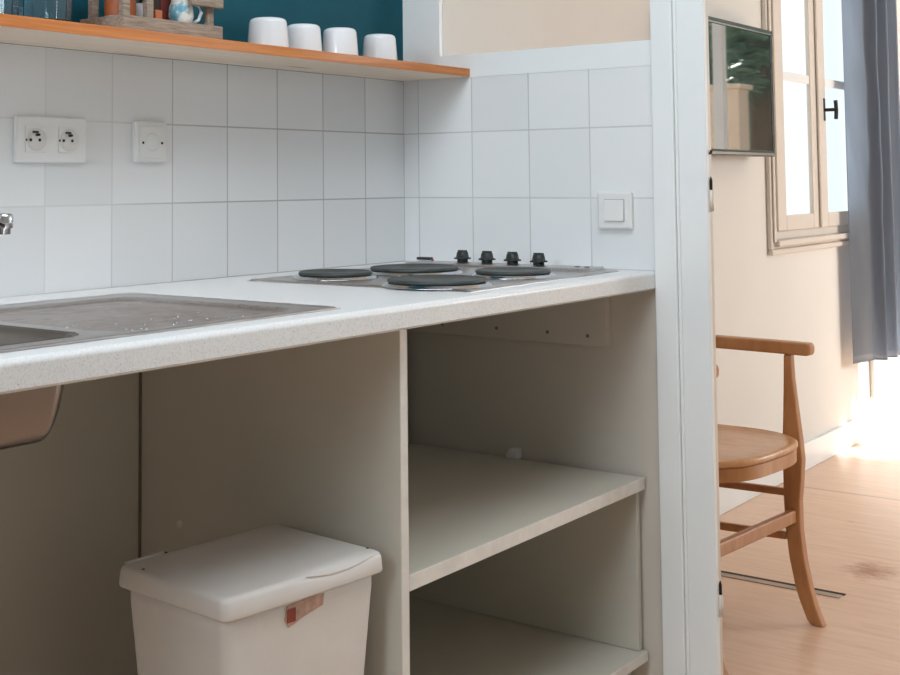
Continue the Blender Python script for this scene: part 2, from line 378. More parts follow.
# next-room window added to carry its fill lamp, and kitchen window; both unseen
w3 = struct('added_window', box(3.2, 3.25, YN-.07, YN, .9, 2.3), mt['white_paint'], bevel=.004); w3['_b'] = (0, 0, 0)
bm = box(4.65, 4.7, YN-.07, YN, .9, 2.3); box(3.25, 4.65, YN-.07, YN, .9, .95, bm); box(3.25, 4.65, YN-.07, YN, 2.25, 2.3, bm)
obj('frame', bm, mt['white_paint'], w3, bevel=.004); obj('pane', box(3.25, 4.65, YN-.06, YN-.056, .95, 2.25), mt['pane'], w3)
w4 = struct('window_3', box(XL-.07, XL, -1.4, -1.35, 1.25, 2.45), mt['white_paint'], bevel=.004); w4['_b'] = (0, 0, 0)
bm = box(XL-.07, XL, -.35, -.3, 1.25, 2.45); box(XL-.07, XL, -1.35, -.35, 1.25, 1.3, bm); box(XL-.07, XL, -1.35, -.35, 2.4, 2.45, bm)
obj('frame', bm, mt['white_paint'], w4, bevel=.004); obj('pane', box(XL-.06, XL-.056, -1.35, -.35, 1.3, 2.4), mt['pane'], w4)
# loose strip and open joint in the floor
struct('trim_1', box(.944, .972, -.697, -.124, 0, .002), mt['grey_strip'], bevel=.001)
struct('trim_2', box(.9725, .990, -.70, -.124, 0, .0012), mt['gap'])

# outside the far door
struct('ground', box(XF+.15, 22, -14, 8, -.2, -.06), mt['concrete'])
t_ = thing('garden_wall', 'beige rendered garden wall mirrored low in the television screen', 'wall', (7.1, -2.57, -.06))
obj('wall_panel', box(7.0, 7.2, -2.80, -2.34, -.06, 1.78), mt['facade'], t_); obj('coping', box(6.97, 7.23, -2.83, -2.31, 1.781, 1.82), mt['facade'], t_, bevel=.01)
t_ = thing('palm_tree', 'dark green bushy palm mirrored in the television screen', 'tree', (8.6, -2.75, -.06))
obj('trunk', lathe([(0, 0), (.16, 0), (.13, .5), (.11, 1.0), (.12, 2.0), (.06, 2.25), (0, 2.25)], (8.6, -2.75, -.06), 14), mt['bark'], t_, smooth=True)
bm = bmesh.new()
for k in range(70):
    a = random.uniform(0, 2*PI); el = random.uniform(-.35, 1.3); Ls = random.uniform(.55, 1.05)
    p0 = Vector((8.6, -2.75, 2.1+random.uniform(-.25, .35))); d = Vector((math.cos(a)*math.cos(el), math.sin(a)*math.cos(el), math.sin(el)))
    side = d.cross(Vector((0, 0, 1))).normalized(); prev = None
    for i in range(9):
        s = i/8; p = p0+d*Ls*s+Vector((0, 0, -.55*s*s*Ls))
        for sg in (-1, 1):
            if i: 
                tip = p+side*sg*.2*(1-.5*s)+d*.12-Vector((0, 0, .09))
                vs3 = [bm.verts.new(q) for q in (p-d*.03, p+d*.03, tip)]; bm.faces.new(vs3)
obj('fronds', bm, mt['leaf'], t_)
t_ = thing('hedge', 'tall dark green hedge behind the mirrored palm', 'hedge', (10.6, -3.2, -.06))
bm = bmesh.new()
for k in range(2600):
    p = Vector((10.6+random.uniform(-.4, .4), -3.0+random.uniform(-2.0, 2.0), random.uniform(0, 2.9))); q = [p+Vector((random.uniform(-.12, .12), random.uniform(-.12, .12), random.uniform(-.12, .12))) for _ in range(3)]
    bm.faces.new([bm.verts.new(x) for x in q])
obj('foliage', bm, mt['leaf'], t_)
obj('stem', box(10.5, 10.7, -4.8, -1.2, -.06, 2.7), mt['leaf'], t_)

# ------------------------------------------------------------------ kitchen: base cabinet
cab = thing('base_cabinet', 'open white melamine base cabinet under the worktop, doors removed', 'cabinet', (-1.5, -.3, 0))
obj('back_panel', box(-3.0, -.0205, -.02, -.002, 0, .858), mt['melamine'], cab)
obj('divider', box(-.859, -.841, -.616, -.0205, 0, .861), mt['melamine'], cab, mats=[mt['melamine']], bevel=.0008)
obj('corner_gap', box(-.8635, -.8594, -.0245, -.0207, 0, .858), mt['shadow_gap'], cab)  # dark strip, its colour stands for the shade in the panel joint
obj('edge_band', box(-.8592, -.8408, -.618, -.6162, 0, .861), mt['melamine_edge'], cab)
obj('side_panel', box(-.0275, -.0125, -.606, -.0205, .1245, .4495), mt['melamine'], cab, bevel=.0008)
for n_, z0, z1 in (('shelf', .4505, .475), ('shelf', .104, .1235)):
    s = obj(n_, box(-.8405, -.0125, -.6165, -.0205, z0, z1), mt['melamine'], cab, bevel=.0008)
    obj('edge_band', box(-.8405, -.0125, -.6185, -.6167, z0, z1), mt['melamine_edge'], s, bevel=.0005)
obj('plinth', box(-.8405, -.0006, -.575, -.555, 0, .1035), mt['melamine'], cab)
bt = obj('batten', box(-.0195, -.0006, -.542, -.021, .737, .8595), mt['offwhite'], cab, bevel=.0015)
for yy, zz in ((-.267, .76), (-.398, .76), (-.496, .758), (-.12, .76)):
    obj('screw', lathe([(0, -.0205), (.004, -.0205), (.004, -.0197), (0, -.0197)], (0, yy, zz), 10, axis='X'), mt['gap_grey'], bt)
bm = prism([(-.318, .4752), (-.288, .4752), (-.288, .483), (-.297, .497), (-.318, .497)], -.0215, -.0008, 'X')
obj('shelf_cleat', bm, mt['white_plastic'], cab, bevel=.002)
obj('plug', lathe([(0, -.8625), (.006, -.8615), (.007, -.8592), (0, -.8592)], (0, -.125, .482), 12, axis='X'), mt['melamine_edge'], cab)
for yy, zz in ((-.44, .29),):
    obj('pin_hole', lathe([(0, -.8598), (.0022, -.8598), (.0022, -.8592), (0, -.8592)], (0, yy, zz), 8, axis='X'), mt['dark'], cab)

# ------------------------------------------------------------------ worktop with the sink cut-out
SX0, SX1, SY0, SY1 = -1.92, -1.01, -.584, -.158          # hole
def edge_prof(back):
    p = [(back, CT), (back, CT-.038), (FR+.006, CT-.038)]
    p += [(FR, CT-.034)]
    r = .009
    for i in range(11):
        a = PI-PI/2*i/10; p.append((FR+r+r*math.cos(a), CT-r+r*math.sin(a)))
    return p
bm = prism(edge_prof(-.001), -3.0, SX0, 'X'); prism(edge_prof(-.001), SX1, -.001, 'X', bm); prism(edge_prof(SY0), SX0, SX1, 'X', bm)
box(SX0, SX1, SY1, -.001, CT-.038, CT, bm)
bmesh.ops.remove_doubles(bm, verts=bm.verts, dist=1e-5)
o = obj('worktop', bm, mt['laminate']); tag(o, 'white speckled laminate worktop with rounded front edge along tiled wall', 'countertop')

# ------------------------------------------------------------------ sink: stamped sheet, bowl and ribbed drainer
def sstep(a, b, x):
    t = min(1, max(0, (x-a)/(b-a))); return t*t*(3-2*t)
def rbox(x, y, x0, x1, y0, y1, r):
    qx = abs(x-(x0+x1)/2)-((x1-x0)/2-r); qy = abs(y-(y0+y1)/2)-((y1-y0)/2-r)
    return math.hypot(max(qx, 0), max(qy, 0))+min(max(qx, qy), 0)-r
px0, px1, py0, py1 = -1.96, -.984, -.60, -.132
def sheet(x, y):
    e = -rbox(x, y, px0, px1, py0, py1, .012)
    z = CT+.001+.0025*sstep(0, .004, e)-.0012*sstep(.008, .018, e)
    d = -rbox(x, y, -1.40, -1.03, -.572, -.172, .05)
    if d > 0:
        z -= .006*sstep(0, .02, d)
        fade = sstep(.03, .05, d)
        z += .0004*fade*(.5+.5*math.cos(2*PI*(y+.375)/.032))
    b = -rbox(x, y, -1.885, -1.428, -.560, -.225, .045)
    if b > 0:
        z -= .003*sstep(0, .005, b)+.130*(1-(1-min(1, max(0, b-.007)/.06))**4)
    return z
def grid(x0, x1, y0, y1, st, fn, keep=None):
    bm = bmesh.new(); nx = int(round((x1-x0)/st)); ny = int(round((y1-y0)/st)); V = {}
    for i in range(nx+1):
        for j in range(ny+1):
            x = x0+(x1-x0)*i/nx; y = y0+(y1-y0)*j/ny; V[i, j] = bm.verts.new((x, y, fn(x, y)))
    for i in range(nx):
        for j in range(ny):
            f = bm.faces.new((V[i, j], V[i+1, j], V[i+1, j+1], V[i, j+1]))
            if keep: f.material_index = keep(x0+(x1-x0)*(i+.5)/nx, y0+(y1-y0)*(j+.5)/ny)
    return bm
sink = thing('kitchen_sink', 'stainless steel inset sink with ribbed drainer beside the bowl', 'sink', (-1.45, -.37, CT))
o = obj('drainboard', grid(px0, px1, py0, py1, .004, sheet, lambda x, y: 1 if rbox(x, y, -1.40, -1.03, -.572, -.172, .05) < -.012 else 0), None, sink, smooth=True, mats=[mt['brushed'], mt['drainer']])
# the bowl is its own part: cut its cells out of the sheet and lay them in a second mesh
me = o.data; bmB = bmesh.new(); bmB.from_mesh(me); bmA = bmesh.new(); bmA.from_mesh(me)
def inb(f):
    c = f.calc_center_median()+Vector(sink['_b']); return rbox(c.x, c.y, -1.885, -1.428, -.560, -.225, .045) < 0
bmesh.ops.delete(bmA, geom=[f for f in bmA.faces if inb(f)], context='FACES'); bmesh.ops.delete(bmB, geom=[f for f in bmB.faces if not inb(f)], context='FACES')
bmA.to_mesh(me); bmA.free()
bw = obj('bowl', bmB, mt['bowl_steel'], sink, smooth=True, base=(0, 0, 0))
for q in (o, bw):
    md = q.modifiers.new('solid', 'SOLIDIFY'); md.thickness = .0009; md.offset = -1
for p in bw.data.polygons: p.material_index = 0
for k in range(3):
    obj('overflow_slot', lathe([(0, 0), (.004, 0), (.004, .003), (0, .003)], (-1.545+.0-.02*k, -.2515-.0, CT-.035), 10, axis='Y'), mt['dark'], bw)
bm = bmesh.new()
for k in range(45):
    x = -1.37+random.random()**1.6*.25; y = -.552+random.random()**3*.15; r = random.uniform(.0008, .002)
    lathe([(r, sheet(x, y)+.0001), (r*.85, sheet(x, y)+r*.45), (r*.4, sheet(x, y)+r*.7), (0, sheet(x, y)+r*.75)], (x, y, 0), 8, bm)
wd = obj('water_drops', bm, mt['chrome'], sink, smooth=True); wd['kind'] = 'stuff'
obj('drain', lathe([(0, .003), (.02, .003), (.034, .0045), (.038, .0015), (.03, -.02), (0, -.02)], (-1.66, -.4, CT-.1302), 24), mt['chrome'], sink, smooth=True)
# tap: base behind the bowl, swivel spout reaching right over it
tap = thing('faucet', 'chrome kitchen tap whose spout end shows at left edge', 'faucet', (-1.66, -.168, CT))
obj('body', lathe([(0, .0055), (.027, .0055), (.027, .012), (.022, .016), (.02, .10), (.018, .13), (0, .132)], (-1.66, -.168, CT), 24), mt['chrome'], tap, smooth=True)
sp_ = [(-1.66, -.17, CT+.11), (-1.645, -.20, CT+.16), (-1.60, -.25, CT+.185), (-1.53, -.31, CT+.175), (-1.46, -.355, CT+.150), (-1.427, -.372, CT+.139)]
so = obj('spout', tube(sp_, .0105, 14), mt['chrome'], tap, smooth=True)
obj('aerator', lathe([(0, .1235), (.0105, .1235), (.0108, .131), (.0138, .132), (.014, .147), (.012, .151), (0, .1515)], (-1.4255, -.372, CT), 20), mt['chrome'], so, smooth=True)
obj('lever', tube([(-1.66, -.168, CT+.135), (-1.68, -.2, CT+.165), (-1.69, -.24, CT+.18)], .006, 10), mt['chrome'], tap, smooth=True)

# ------------------------------------------------------------------ electric hob (local coordinates, turned a little)
hob = thing('electric_hob', 'stainless steel electric hob with four black hotplates and black knobs', 'hob', (-.352, -.344, CT), rotz=math.radians(2.0))
HW, HD = .300, .254
def hobz(x, y):
    e = -rbox(x, y, -HW, HW, -HD, HD, .01)
    z = .0003+.0036*sstep(0, .006, e)-.0014*sstep(.018, .032, e)
    s = -rbox(x, y, .205, .285, -.235, .235, .012)
    if s > 0: z += .0068*sstep(0, .008, s)
    return z
o = obj('plate', grid(-HW, HW, -HD, HD, .004, hobz), mt['brushed'], hob, smooth=True)
md = o.modifiers.new('solid', 'SOLIDIFY'); md.thickness = .0006; md.offset = -1
ch, sh = math.cos(-math.radians(2.0)), math.sin(-math.radians(2.0))
def tohob(x, y):
    dx, dy = x+.352, y+.344; return (dx*ch-dy*sh, dx*sh+dy*ch)
for (x, y, r) in ((-.530, -.218, .0728), (-.335, -.268, .091), (-.572, -.490, .0905), (-.310, -.49, .0745)):
    cx, cy = tohob(x, y); z0 = .0033
    b_ = obj('hotplate', lathe([(0, z0+.006), (r*.3, z0+.006), (r-.003, z0+.0055), (r-.0005, z0+.0072), (r, z0+.0085), (r-.0008, z0+.0112), (r-.003, z0+.0124), (r*.95, z0+.0122), (r*.93, z0+.0113), (r*.36, z0+.0113), (r*.33, z0+.0104), (0, z0+.0104)], (cx, cy, 0), 56), mt['cast_iron'], hob, smooth=True)
    obj('rim_ring', lathe([(r-.008, z0+.0045), (r-.003, z0+.0052), (r+.004, z0+.005), (r+.006, z0+.0036), (r+.0095, z0+.0008), (r+.012, z0-.0002), (r-.008, z0-.0002)], (cx, cy, 0), 56), mt['chrome'], b_, smooth=True)
for (x, y) in ((-.086, -.222), (-.088, -.288), (-.089, -.354), (-.097, -.424)):
    cx, cy = tohob(x, y); z0 = .0102
    kb = obj('knob', lathe([(0, z0+.0065), (.0148, z0+.0065), (.0185, z0+.0065), (.0195, z0+.008), (.0185, z0+.0098), (.0145, z0+.0105), (.0125, z0+.021), (.0105, z0+.0232), (0, z0+.0235)], (cx, cy, 0), 26), mt['black_plastic'], hob, smooth=True)
    obj('skirt', lathe([(0, z0), (.0125, z0), (.0115, z0+.0068), (0, z0+.0068)], (cx, cy, 0), 20), mt['black_plastic'], kb, smooth=True)
    obj('grip', box(cx-.0035, cx+.0035, cy-.0115, cy+.0115, z0+.0205, z0+.0262), mt['black_plastic'], kb, bevel=.0015)
for (x, y, ww) in ((-.095, -.515, .006), (-.1, -.54, .006)):
    cx, cy = tohob(x, y); obj('symbol', lathe([(0, .0103), (ww, .0103), (ww, .0112), (0, .0112)], (cx, cy, 0), 14), mt['black_plastic'], hob)
cx, cy = tohob(-.067, -.105); obj('vent_cap', box(cx-.007, cx+.007, cy-.019, cy+.019, .0102, .0165), mt['black_plastic'], hob, bevel=.002)
cx, cy = tohob(-.085, -.14); obj('pilot_light', lathe([(0, .0102), (.003, .0102), (.003, .013), (0, .0135)], (cx, cy, 0), 12), mt['label_red'], hob, smooth=True)

# ------------------------------------------------------------------ sockets and switches
def plate(name, label, cat, cx, cz, wd, ht):
    t = thing(name, label, cat, (cx, -.0005, cz))
    p = obj('cover_plate', loft([[(x, -.0006, z) for x, z in rrect(cx-wd/2, cx+wd/2, cz-ht/2, cz+ht/2, .004)],
             [(x, -.008, z) for x, z in rrect(cx-wd/2+.0003, cx+wd/2-.0003, cz-ht/2+.0003, cz+ht/2-.0003, .004)],
             [(x, -.010, z) for x, z in rrect(cx-wd/2+.003, cx+wd/2-.003, cz-ht/2+.003, cz+ht/2-.003, .004)]]), mt['white_plastic'], t)
    return t
so = plate('wall_socket', 'white double wall socket on the tiles, leftmost fitting', 'socket', -1.056, 1.168, .152, .081)
for cx in (-1.092, -1.021):
    m_ = obj('outlet_module', box(cx-.0225, cx+.0225, -.0118, -.0102, 1.168-.0225, 1.168+.0225), mt['white_plastic'], so, bevel=.0006)
    obj('recess', lathe([(.0198, -.0119), (.0198, -.0135), (.0186, -.0135), (.0165, -.012), (0, -.012)], (cx, 0, 1.168), 28, axis='Y'), mt['old_plastic'], m_, smooth=True)
    for dx, dz, r in ((-.0095, 0, .0028), (.0095, 0, .0028)):
        obj('pin_hole', lathe([(0, -.0126), (r, -.0126), (r, -.0121), (0, -.0121)], (cx+dx-.003, 0, 1.168-.001), 12, axis='Y'), mt['dark'], m_)
    obj('earth_pin', lathe([(0, -.021), (.0022, -.020), (.0026, -.0121), (0, -.0121)], (cx, 0, 1.168+.008), 10, axis='Y'), mt['iron_pin'], m_, smooth=True)
    obj('shutter', box(cx-.009, cx+.004, -.0126, -.0121, 1.168+.011, 1.168+.0145), mt['dark'], m_)
    obj('screw', lathe([(0, -.0123), (.0022, -.0123), (.0022, -.0119), (0, -.0119)], (cx-.0208, 0, 1.168-.001), 8, axis='Y'), mt['dark'], m_)
so = plate('cable_outlet', 'white square outlet plate with round blanking disc, middle of tiled wall', 'outlet', -.823, 1.169, .081, .078)
p2 = obj('inner_plate', box(-.823-.031, -.823+.031, -.0122, -.0102, 1.169-.030, 1.169+.030), mt['white_plastic'], so, bevel=.001)
obj('blanking_disc', lathe([(0, -.0145), (.0155, -.0145), (.0172, -.013), (.0172, -.0123), (0, -.0123)], (-.823, 0, 1.169), 32, axis='Y'), mt['white_plastic'], so, smooth=True)
for dx in (-.024, .024):
    obj('screw', lathe([(0, -.013), (.0026, -.013), (.0026, -.0123), (0, -.0123)], (-.823+dx, 0, 1.167), 10, axis='Y'), mt['dark'], so)
sw = thing('light_switch', 'white square light switch on right tiled wall above the worktop', 'switch', (-.0005, -.56, 1.026))
bm = loft([[(-.0006, y, z) for y, z in rrect(-.60, -.52, .986, 1.066, .004)], [(-.009, y, z) for y, z in rrect(-.6, -.52, .986, 1.066, .004)], [(-.0115, y, z) for y, z in rrect(-.596, -.524, .99, 1.062, .004)]])
obj('cover_plate', bm, mt['white_plastic'], sw)
bm = prism([(1.0035, -.0118), (1.0485, -.0118), (1.0485, -.0135), (1.026, -.0142), (1.0035, -.0165)], -.583, -.538, 'Z')
for v_ in bm.verts: v_.co = Vector((v_.co.y, v_.co.z, v_.co.x))
obj('rocker', bm, mt['white_plastic'], sw, bevel=.0008)
obj('rocker_gap', box(-.0117, -.0113, -.5838, -.5372, 1.0027, 1.0493), mt['gap_grey'], sw)

# ------------------------------------------------------------------ pine shelf and what stands on it
bm = box(-3.0, -.0015, -.1925, -.0005, 1.3315, 1.3512)
bm.faces.ensure_lookup_table()
bmesh.ops.recalc_face_normals(bm, faces=bm.faces)
for f in bm.faces: f.material_index = 1 if f.normal.z < -.5 else 0
o = obj('wall_shelf', bm, None, mats=[mt['pine_edge'], mt['pine_raw']], bevel=.0012); tag(o, 'long orange varnished pine shelf board above the white tiles', 'shelf')
ST = 1.3514
cp0 = None
cups = [(-.592, -.098, 'white ceramic tumbler upside down on the shelf, largest and nearest the crate'),
        (-.472, -.088, 'white upside-down tumbler on pine shelf, second from the crate'),
        (-.371, -.104, 'white upside-down tumbler on pine shelf, third from the crate'),
        (-.220, -.096, 'white upside-down tumbler standing apart at the shelf corner by the white post')]
for i, (x, y, lb) in enumerate(cups):
    if cp0 is None:
        cp0 = obj('tumbler', lathe([(.040, 0), (.0422, .001), (.0418, .012), (.038, .058), (.036, .064), (.031, .0672), (.02, .067), (.018, .0655), (0, .0655), (0, .062), (.03, .06), (.0365, .01), (.0375, 0)], (0, 0, 0), 40), mt['ceramic'], smooth=True)
        tag(cp0, lb, 'cup', 'white tumblers on the shelf'); cp0.location = (x, y, ST)
    else:
        c = cp0.copy(); COL.objects.link(c); c.location = (x, y, ST); c['label'] = lb
        c.scale = (.94, .94, .985)
gl = None
for x, y, lb in ((-1.145, -.10, 'clear glass tumbler on the shelf beside the weathered crate'), (-1.245, -.09, 'clear glass tumbler cut off by the left photo edge')):
    if gl is None:
        gl = obj('drinking_glass', lathe([(0, 0), (.040, 0), (.043, .002), (.0445, .03), (.047, .10), (.0455, .10), (.0428, .03), (.041, .010), (.036, .008), (0, .008)], (0, 0, 0), 14), mt['glass'], smooth=False)
        tag(gl, lb, 'glass', 'clear glasses on the shelf'); gl.location = (x, y, ST)
    else:
        c = gl.copy(); COL.objects.link(c); c.location = (x, y, ST); c['label'] = lb
# weathered crate
cr = thing('wooden_crate', 'small weathered grey wooden crate holding jars on the shelf', 'crate', (-.917, -.115, ST))
x0, x1, ya, yb = -1.037, -.797, -.172, -.058
obj('base_board', box(x0+.004, x1-.004, ya+.013, yb-.013, ST, ST+.008), mt['old_wood'], cr)
obj('plank', box(x0, x1, ya, ya+.012, ST, ST+.0265), mt['old_wood'], cr, bevel=.001)
obj('plank', box(x0, x1, yb-.012, yb, ST, ST+.0265), mt['old_wood'], cr, bevel=.001)
obj('plank', box(x0, x0+.01, ya+.0122, yb-.0122, ST, ST+.0265), mt['old_wood'], cr, bevel=.001)
obj('plank', box(x1-.01, x1, ya+.0122, yb-.0122, ST, ST+.0265), mt['old_wood'], cr, bevel=.001)
for (a, b) in ((x0+.006, yb-.026), (x0+.0105, ya+.0125), (x1-.026, ya+.0125), (x1-.026, yb-.026), (-.972, ya+.0125)):
    obj('post', box(a, a+.015, b, b+.012, ST+.0085, ST+.12), mt['old_wood'], cr, bevel=.001)
obj('rail', box(x0-.004, -.955, ya, ya+.012, ST+.092, ST+.12), mt['old_wood'], cr, bevel=.001)
obj('rail', box(-.874, x1+.002, ya, ya+.012, ST+.060, ST+.092), mt['old_wood'], cr, bevel=.001)
obj('rail', box(x0, x1, yb-.012, yb, ST+.092, ST+.12), mt['old_wood'], cr, bevel=.001)
# contents
cz = ST+.0083
ja = thing('label_jar', 'jar with white label and orange print at crate left end', 'jar', (-.995, -.115, cz))
obj('glass_body', lathe([(0, 0), (.026, 0), (.027, .004), (.027, .075), (.022, .084), (0, .084)], (-.995, -.115, cz), 28), mt['jar_label'], ja, smooth=True)
obj('band', lathe([(.0274, .022), (.0276, .023), (.0276, .06), (.0274, .061)], (-.995, -.115, cz), 28), mt['orange'], ja, smooth=True)
obj('lid', lathe([(0, .0842), (.0235, .0842), (.0235, .096), (0, .096)], (-.995, -.115, cz), 28), mt['brown_box'], ja, smooth=True)
sg = thing('stick_cup', 'tall white cup of wooden coffee stirrers inside the crate', 'cup', (-.944, -.105, cz))
obj('cup_wall', lathe([(0, 0), (.018, 0), (.021, .05), (.0195, .05), (.0167, .003), (0, .003)], (-.944, -.105, cz), 24), mt['jar_label'], sg, smooth=True)
for dx, dy, tx, ty in ((-.006, -.004, -.022, 0), (.004, 0, .012, -.01), (0, .006, .004, .014), (.006, -.006, .02, .006)):
    obj('stirrer', tube([(-.944+dx, -.105+dy, cz+.004), (-.944+dx+tx, -.105+dy+ty, cz+.12)], .0028, 8), mt['stick'], sg)
ob = obj('sachet_box', box(-.950, -.934, -.157, -.135, cz, cz+.036), mt['orange'], bevel=.001); tag(ob, 'small orange printed box in front of the stirrers', 'box')
rb = thing('tea_box', 'dark red and brown cardboard box behind the painted jug', 'box', (-.88, -.09, cz))
obj('carton', box(-.915, -.86, -.112, -.074, cz, cz+.11), mt['brown_box'], rb, bevel=.001); obj('front_panel', box(-.898, -.858, -.1135, -.1122, cz+.002, cz+.108), mt['red_box'], rb)
jg = thing('painted_jug', 'small white jug painted with pale blue, handle at right', 'jug', (-.866, -.133, cz))
obj('jug_body', lathe([(0, 0), (.011, 0), (.013, .003), (.012, .006), (.019, .018), (.0235, .034), (.022, .05), (.018, .06), (.019, .072), (.0175, .072), (.0165, .06), (0, .055)], (-.866, -.133, cz), 28), mt['jug'], jg, smooth=True)
hp = [(-.866+.020*.8, -.133-.02*.6, cz+.058), (-.866+.032*.8, -.133-.032*.6, cz+.055), (-.866+.037*.8, -.133-.037*.6, cz+.042), (-.866+.032*.8, -.133-.032*.6, cz+.028), (-.866+.021*.8, -.133-.021*.6, cz+.022)]
obj('jug_handle', tube(hp, .0032, 10), mt['ceramic'], jg, smooth=True)

# ------------------------------------------------------------------ waste bin (local coordinates, turned a little)
BW, BD, BH = .1615, .125, .525
bi = thing('waste_bin', 'white plastic bin with hinged lid inside the open cabinet', 'bin', (-1.043, -.474, 0), rotz=math.radians(-5.5))
def rl(hx, hy, r, z): return [(x, y, z) for x, y in rrect(-hx, hx, -hy, hy, r)]
obj('bin_body', loft([rl(BW-.050, BD-.036, .028, 0), rl(BW-.046, BD-.033, .028, .006), rl(BW-.0115, BD-.0105, .018, BH-.05), rl(BW-.0115, BD-.0105, .018, BH-.03)]), mt['old_plastic'], bi, smooth=True)
def lidloop(inset, z, dip=0, n=16):
    hx, hy = BW-inset, BD-inset; r = max(.004, .014-inset*.3); out = []
    base = rrect(-hx, hx, -hy, hy, r, 5); m = len(base)
    for i in range(m):
        a, b = base[i], base[(i+1) % m]; out.append(a)
        if math.hypot(b[0]-a[0], b[1]-a[1]) > .08:
            for k in range(1, n): out.append((a[0]+(b[0]-a[0])*k/n, a[1]+(b[1]-a[1])*k/n))
    res = []
    for x, y in out:
        f = max(0, 1-((x-.055)/.085)**2) if y < -.05 else 0
        res.append((x, y-.004*max(0, 1-(x/hx)**2)*(y < 0), z-dip*f))
    return res
lid = obj('lid', loft([lidloop(.006, BH-.0305), lidloop(.001, BH-.030), lidloop(0, BH-.027), lidloop(.0015, BH-.008, .004), lidloop(.0035, BH-.003, .006), lidloop(.007, BH-.0005, .004), lidloop(.012, BH), lidloop(.03, BH+.0002)]), mt['old_plastic'], bi, smooth=True)
gb = [(.140-.15*k/16, -BD-.004*(1-((.140-.15*k/16)/.15)**2)+.004, BH-.0015-.0065*math.sin(PI*k/16)) for k in range(17)]
obj('grip_bead', tube(gb, [.0006+.0026*math.sin(PI*k/16) for k in range(17)], 10), mt['old_plastic'], lid, smooth=True)
obj('hinge_bar', tube([(-BW+.015, BD-.004, BH-.0005), (-BW+.085, BD-.004, BH+.0005)], .0022, 8), mt['old_plastic'], lid, smooth=True)
for x, y in ((-BW+.014, BD-.05), (BW-.010, -BD+.03), (-BW+.09, BD-.006)):
    obj('hinge_hole', lathe([(0, -.002), (.0022, -.002), (.0022, .0008), (0, .0008)], (x, y, BH), 10), mt['dark'], lid)
def bface(z): return -((BD-.033)+(.0225)*(z-.006)/(BH-.056))-.0006
lbm = bmesh.new()
pts = [(px_+.012, pz_) for px_, pz_ in [(-.054, .468), (-.05, .487), (.008, .490), (.024, .488), (.022, .472), (-.02, .464), (-.036, .458), (-.046, .456)]]
A = [lbm.verts.new((x, bface(z)-.0008, z)) for x, z in pts]; B = [lbm.verts.new((x, bface(z)+.0005, z)) for x, z in pts]
lbm.faces.new(A); lbm.faces.new(B[::-1])
for i in range(len(pts)): lbm.faces.new((A[i], A[(i+1) % len(pts)], B[(i+1) % len(pts)], B[i]))
st_ = obj('sticker', lbm, mt['label_paper'], bi); st_['label'] = 'torn brown paper sticker'
obj('print', box(-.038, -.022, bface(.474)-.0022, bface(.474)-.0006, .463, .482), mt['label_red'], st_)

# ------------------------------------------------------------------ television on the window wall
tv = thing('television', 'flat black television on the wall left of the window', 'television', (1.56, -.15, 1.167))
TX0, TX1, TZ0, TZ1, TY = 1.2, 1.925, 1.167, 1.609, -.19
obj('housing', box(TX0, TX1, TY, TY+.045, TZ0, TZ1), mt['tv_bezel'], tv, bevel=.004)
bm = box(TX0, TX1, TY-.006, TY-.0002, TZ0, TZ0+.02); box(TX0, TX1, TY-.006, TY-.0002, TZ1-.016, TZ1, bm); box(TX0, TX0+.016, TY-.006, TY-.0002, TZ0+.02, TZ1-.016, bm); box(TX1-.016, TX1, TY-.006, TY-.0002, TZ0+.02, TZ1-.016, bm)
obj('bezel', bm, mt['tv_bezel'], tv, bevel=.002)
obj('screen', box(TX0+.016, TX1-.016, TY-.003, TY-.0003, TZ0+.02, TZ1-.016), mt['screen'], tv)
obj('trim_strip', box(TX0, TX1, TY-.0085, TY-.0062, TZ1-.018, TZ1-.013), mt['tv_chrome'], tv)
obj('trim_strip', box(TX0, TX1, TY-.0085, TY-.0062, TZ0+.004, TZ0+.012), mt['tv_chrome'], tv)
obj('wall_bracket', box(1.45, 1.67, TY+.0452, WY-.0005, 1.3, 1.5), mt['iron_pin'], tv, bevel=.003)

# ------------------------------------------------------------------ curtain, rod, wall outlet
cu = thing('window_curtain', 'grey satin curtain hanging at right side of the window', 'curtain', (3.05, -.2, .33))
path = []
for i in range(121):
    s = i/120
    x = 2.845+.385*s; y = -.155-.085*s
    if s < .38: y -= .008*math.sin(PI*s/.38)
    else: y += .030*math.sin((s-.38)/.62*2*PI*3.0)*min(1, (s-.38)*6)
    path.append((x, y))
bm = bmesh.new(); rows = []
for j in range(61):
    z = .343+(2.33-.343)*j/60; row = []
    for i, (x, y) in enumerate(path):
        s = i/120; a = .006*math.exp(-((z-1.35)/.45)**2)*math.sin(7*z+11*s)*min(1, s*6)*(1-s)
        b_ = .004*math.sin(19*z+17*s)*math.exp(-((z-1.2)/.5)**2)*min(1, s*6)*(1-s)
        row.append(bm.verts.new((x+a*.4-.02*(z-.33)/2*(1-s), y-a+b_, z+.004*math.sin(s*9) if j == 0 else z)))
    rows.append(row)
for A, B in zip(rows, rows[1:]):
    for i in range(120): bm.faces.new((A[i], A[i+1], B[i+1], B[i]))
o = obj('fabric', bm, mt['curtain'], cu, smooth=True); md = o.modifiers.new('solid', 'SOLIDIFY'); md.thickness = .0016
bm = bmesh.new()
obj('hem', tube([(x, y, .3445) for x, y in path[::3]], .0022, 6), mt['curtain'], cu, smooth=True)
rd = thing('curtain_rod', 'thin dark curtain rod above the window', 'rod', (2.6, -.2, 2.35))
obj('pole', tube([(1.95, -.2, 2.35), (3.4, -.2, 2.35)], .011, 12), mt['iron_pin'], rd, smooth=True)
for x in (2.0, 3.35): obj('bracket', box(x-.008, x+.008, -.2, WY-.0005, 2.355, 2.375), mt['iron_pin'], rd)
